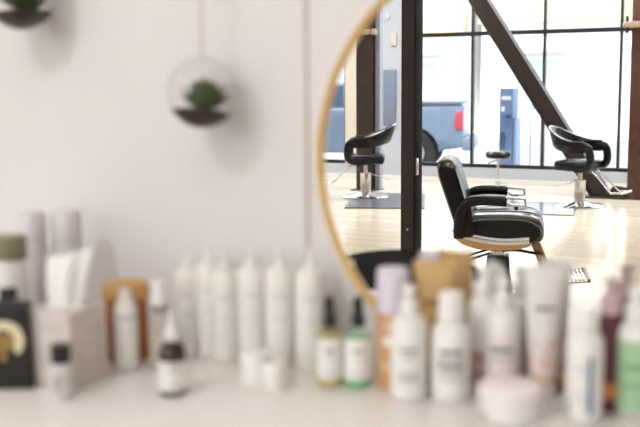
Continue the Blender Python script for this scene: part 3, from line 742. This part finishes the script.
# black gift box with a gold emblem
t = empty('gift_box', (-.999, -.326, CT), math.radians(27), 'black box with a pale gold emblem beside the tissue box', 'box')
bm = BM(); box(bm, (0, 0, .0575), (.12, .035, .115), .001)
for v in bm.verts:
    if v.co.z > .05: v.co.x *= .90
obj('carton', bm, mat('black_card', (30, 24, 22), .5), t)
bm = BM(); cx, cz = .026, .068
cap_pts = [(cx + .026 * math.cos(a), cz + .026 * math.sin(a)) for a in [math.radians(d) for d in range(-50, 200, 10)]]
inn = [(cx - .002 + .016 * math.cos(a), cz - .001 + .015 * math.sin(a)) for a in [math.radians(d) for d in range(190, -50, -10)]]
prism(bm, cap_pts + inn, -.0187, -.0177)
e = obj('emblem', bm, mat('cream_foil', (236, 222, 184), .4), t, False, label='cream crescent emblem')
bm = BM()
for i in range(6): span(bm, (cx - .018 + i * .0056, -.0189, cz - .016 - .003 * math.sin(i)), (cx - .0145 + i * .0056, -.0177, cz + .008 + .002 * math.sin(i * 2)), .0004)
span(bm, (cx - .006, -.0189, cz - .028), (cx + .001, -.0177, cz - .020), .0004)
obj('emblem_bars', bm, mat('gold_foil', (206, 170, 98), .35, metal=.5), e, False)

# ------------------------------------------------------------------ outside
st('sidewalk', span(BM(), (-30, -13.05, -.3), (25, YO, -.12)), mat('concrete', (196, 192, 186), .8, noise=.06, nscale=2))
st('street', span(BM(), (-40, -23, -.4), (35, -13.05, -.2)), mat('asphalt', (150, 150, 152), .85, noise=.08, nscale=3))
st('far_sidewalk', span(BM(), (-40, -26, -.4), (35, -23, -.08)), mat('concrete', (196, 192, 186)))
def building(x0, x1, h, m, label, nwin, band):
    t = empty('building', ((x0 + x1) / 2, -26, -.08), 0, label, 'building', 'buildings across the street'); hw = (x1 - x0) / 2
    obj('wall', span(BM(), (-hw, -8, 0), (hw, 0, h)), m, t, False)
    obj('parapet', span(BM(), (-hw - .1, -8, h), (hw + .1, .15, h + .35)), beige_paint, t, False)
    obj('cornice', span(BM(), (-hw, 0, band), (hw, .35, band + .55)), mat('sand_band', (216, 190, 152), .7), t, False)
    for i in range(nwin):
        x = -hw + (i + .5) * 2 * hw / nwin
        for z0, z1 in ((.6, 2.1), (band + 1.1, band + 2.3)):
            if z1 > h: continue
            wf = obj('window', span(BM(), (x - .7, 0, z0), (x + .7, .06, z1)), white_paint, t, False)
            obj('pane', span(BM(), (x - .6, .06, z0 + .1), (x + .6, .07, z1 - .1)), mat('far_pane', (190, 200, 206), .15), wf, False)
        obj('awning', prism(BM(), [(x - .9, 2.2), (x + .9, 2.2), (x + .9, 2.3), (x - .9, 2.3)], 0, .7), mat('awning_cloth', (206, 214, 210), .8), t, False)
stucco = mat('stucco', (238, 236, 230), .85, noise=.03, nscale=2)
building(-24, -9.2, 6.0, stucco, 'pale building with a sand coloured band seen through the left panes', 5, 2.75)
building(-8.8, 4, 5.2, mat('stucco_pale', (244, 243, 240), .85), 'white building across the street behind the payment kiosk', 4, 3.0)
# pickup truck (local: front toward +x, side to the salon is -y)
paint = mat('truck_paint', (128, 142, 162), .3, metal=.3); tyre = mat('tyre', (38, 38, 42), .8); far_gl = mat('vehicle_glass', (70, 84, 104), .08)
t = empty('pickup_truck', (-5.42, -14.75, -.2), PI - math.radians(15), 'silver blue pickup truck parked outside behind the window', 'truck')
low = []
def arch(cx, r, a0=180, a1=0, n=10): return [(cx + r * math.cos(math.radians(a0 + (a1 - a0) * i / n)), .35 + r * math.sin(math.radians(a0 + (a1 - a0) * i / n))) for i in range(n + 1)]
pr = [(0, .45), (.35, .40)] + arch(.80, .42) + [(1.5, .35), (3.1, .35)] + arch(3.75, .42) + [(4.45, .40), (4.6, .5), (4.58, .86), (4.45, .95), (3.45, 1.02), (0, 1.14), (-.02, 1.1)]
obj('body', prism(BM(), pr, -.85, .85, .03), paint, t)
obj('cab', prism(BM(), [(1.75, 1.06), (3.45, 1.0), (2.95, 1.46), (2.75, 1.5), (1.9, 1.5), (1.78, 1.45)], -.72, .72, .03), paint, t)
obj('windshield', prism(BM(), [(3.43, 1.04), (3.45, 1.05), (2.98, 1.45), (2.96, 1.44)], -.66, .66), far_gl, t)
for s in (-1, 1):
    obj('side_window', prism(BM(), [(1.95, 1.1), (3.2, 1.08), (2.85, 1.42), (1.95, 1.44)], .722 * s - .004, .722 * s + .004), far_gl, t)
    obj('taillight', prism(BM(), [(-.01, .74), (.10, .72), (.13, .80), (.11, 1.0), (.0, 1.03)], .856 * s - .02, .856 * s + .02, .006), mat('red_lens', (190, 66, 78), .3), t)
    obj('door_mirror', B((3.0, .88 * s, 1.1), (.08, .14, .16), .02), tyre, t)
    for x in (.80, 3.75):
        wv = obj('wheel', L([(0, -.1), (.34, -.1), (.355, -.07), (.355, .07), (.34, .1), (0, .1)], seg=32, c=(x, .76 * s, .355), M=Matrix.Rotation(PI / 2, 4, 'X')), tyre, t)
        obj('hubcap', L([(0, -.115), (.12, -.115), (.2, -.105), (.2, .105), (.12, .115), (0, .115)], seg=24, c=(x, .76 * s, .355), M=Matrix.Rotation(PI / 2, 4, 'X')), chrome_soft, wv)
obj('bed_rail', span(BM(), (.02, -.87, 1.12), (1.72, .87, 1.17), .01), mat('rail_dark', (92, 100, 116), .5), t)
obj('rear_bumper', B((-.08, 0, .5), (.18, 1.7, .2), .03), mat('bumper_grey', (120, 130, 146), .4), t)
# payment kiosk
t = empty('payment_kiosk', (-4.02, -12.45, -.12), .1, 'blue street payment kiosk with a white display, outside the window', 'kiosk')
obj('cabinet', B((0, 0, .65), (.20, .2, 1.3), .01), mat('kiosk_blue', (104, 124, 158), .5, noise=.08, nscale=8), t)
obj('side_panel', span(BM(), (.111, -.09, .05), (.15, .09, .9), .004), mat('kiosk_pale', (140, 160, 186), .5), t)
obj('display', span(BM(), (-.07, .1, 1.14), (.07, .105, 1.19)), wht, t, False)
obj('keypad', span(BM(), (-.07, .1, .98), (-.02, .106, 1.05)), wht, t, False)
obj('card_slot', span(BM(), (.0, .1, .88), (.07, .106, .93)), mat('kiosk_dark', (66, 84, 120), .5), t, False)
obj('decal', span(BM(), (-.08, .1, .45), (.0, .104, .7)), MATS['kiosk_dark'], t, False)
obj('base', span(BM(), (-.14, -.12, 0), (.14, .12, .03)), steel_grey, t, False)
# low sign
t = empty('street_sign', (-4.62, -15.0, -.2), 0, 'pale sign with two grey lines standing left of the payment kiosk', 'sign')
t.location = (-4.55, -15.9, -.2)
obj('panel', span(BM(), (-.12, -.01, .95), (.12, .01, 1.25), .004), mat('sign_pale', (214, 226, 236), .5), t)
obj('lines', span(span(BM(), (-.11, .01, 1.02), (.11, .013, 1.04)), (-.11, .01, 1.08), (.11, .013, 1.10)), mat('sign_grey', (120, 130, 146), .5), t, False)
for s in (-.09, .09): obj('post', span(BM(), (s - .015, -.012, 0), (s + .015, .008, .95)), steel_grey, t, False)
# bicycle-like gooseneck stand: a curved street meter
t = empty('bent_pole', (-3.58, -12.6, -.12), 0, 'thin grey pole with a hooked top, outside between kiosk and brace', 'pole')
obj('pole', T(smooth_path([(.02, 0, 0), (.0, 0, .7), (-.02, 0, .92), (-.10, 0, 1.03), (-.2, 0, 1.05)], 6), .008, seg=8), mat('pole_pale', (205, 212, 220), .5), t)
obj('meter_head', B((.04, .0, .86), (.14, .06, .08), .02, rot=Matrix.Rotation(.5, 3, 'Y')), steel_grey, t)
# street tree and lamp post
t = empty('street_tree', (-3.7, -24.0, -.08), 0, 'bare branched street tree beyond the upper panes', 'tree')
random.seed(21); bm = BM(); tips = []
bark = mat('bark', (176, 150, 122), .9, noise=.2, nscale=10)
obj('trunk', T([(0, 0, 0), (.03, 0, 1.5), (0, .05, 2.6)], .10, seg=10, side=(0, 1, 0)), bark, t)
def grow(p, d, ln, r, depth):
    q = p + d * ln; tube(bm, [p, (p + q) / 2 + Vector((random.uniform(-1, 1), random.uniform(-1, 1), 0)) * ln * .06, q], r, seg=5, scales=[1, .8, .6])
    if depth == 0: tips.append(q); return
    for _ in range(3):
        dd = (d + Vector((random.uniform(-.8, .8), random.uniform(-.8, .8), random.uniform(-.15, .5)))).normalized()
        grow(q, dd, ln * random.uniform(.62, .8), r * .6, depth - 1)
for i in range(4):
    a = i * PI / 2 + .4; grow(Vector((0, .05, 2.45)), Vector((.6 * math.cos(a), .6 * math.sin(a), .7)).normalized(), .95, .055, 4)
obj('branches', bm, bark, t)
t = empty('lamp_post', (-8.2, -22.6, -.2), 0, 'pale grey street lamp post seen through the panes beside the steel column', 'lamp post')
obj('pole', T([(0, 0, 0), (.0, 0, 5.0)], .07, seg=12), mat('lamp_grey', (170, 178, 184), .5), t)
obj('arm', T(smooth_path([(0, 0, 4.9), (.1, .3, 5.15), (.2, 1.2, 5.25)], 5), .04, seg=10, side=(1, 0, 0)), MATS['lamp_grey'], t)
obj('lamp_head', B((.2, 1.4, 5.22), (.22, .5, .1), .03), MATS['lamp_grey'], t)
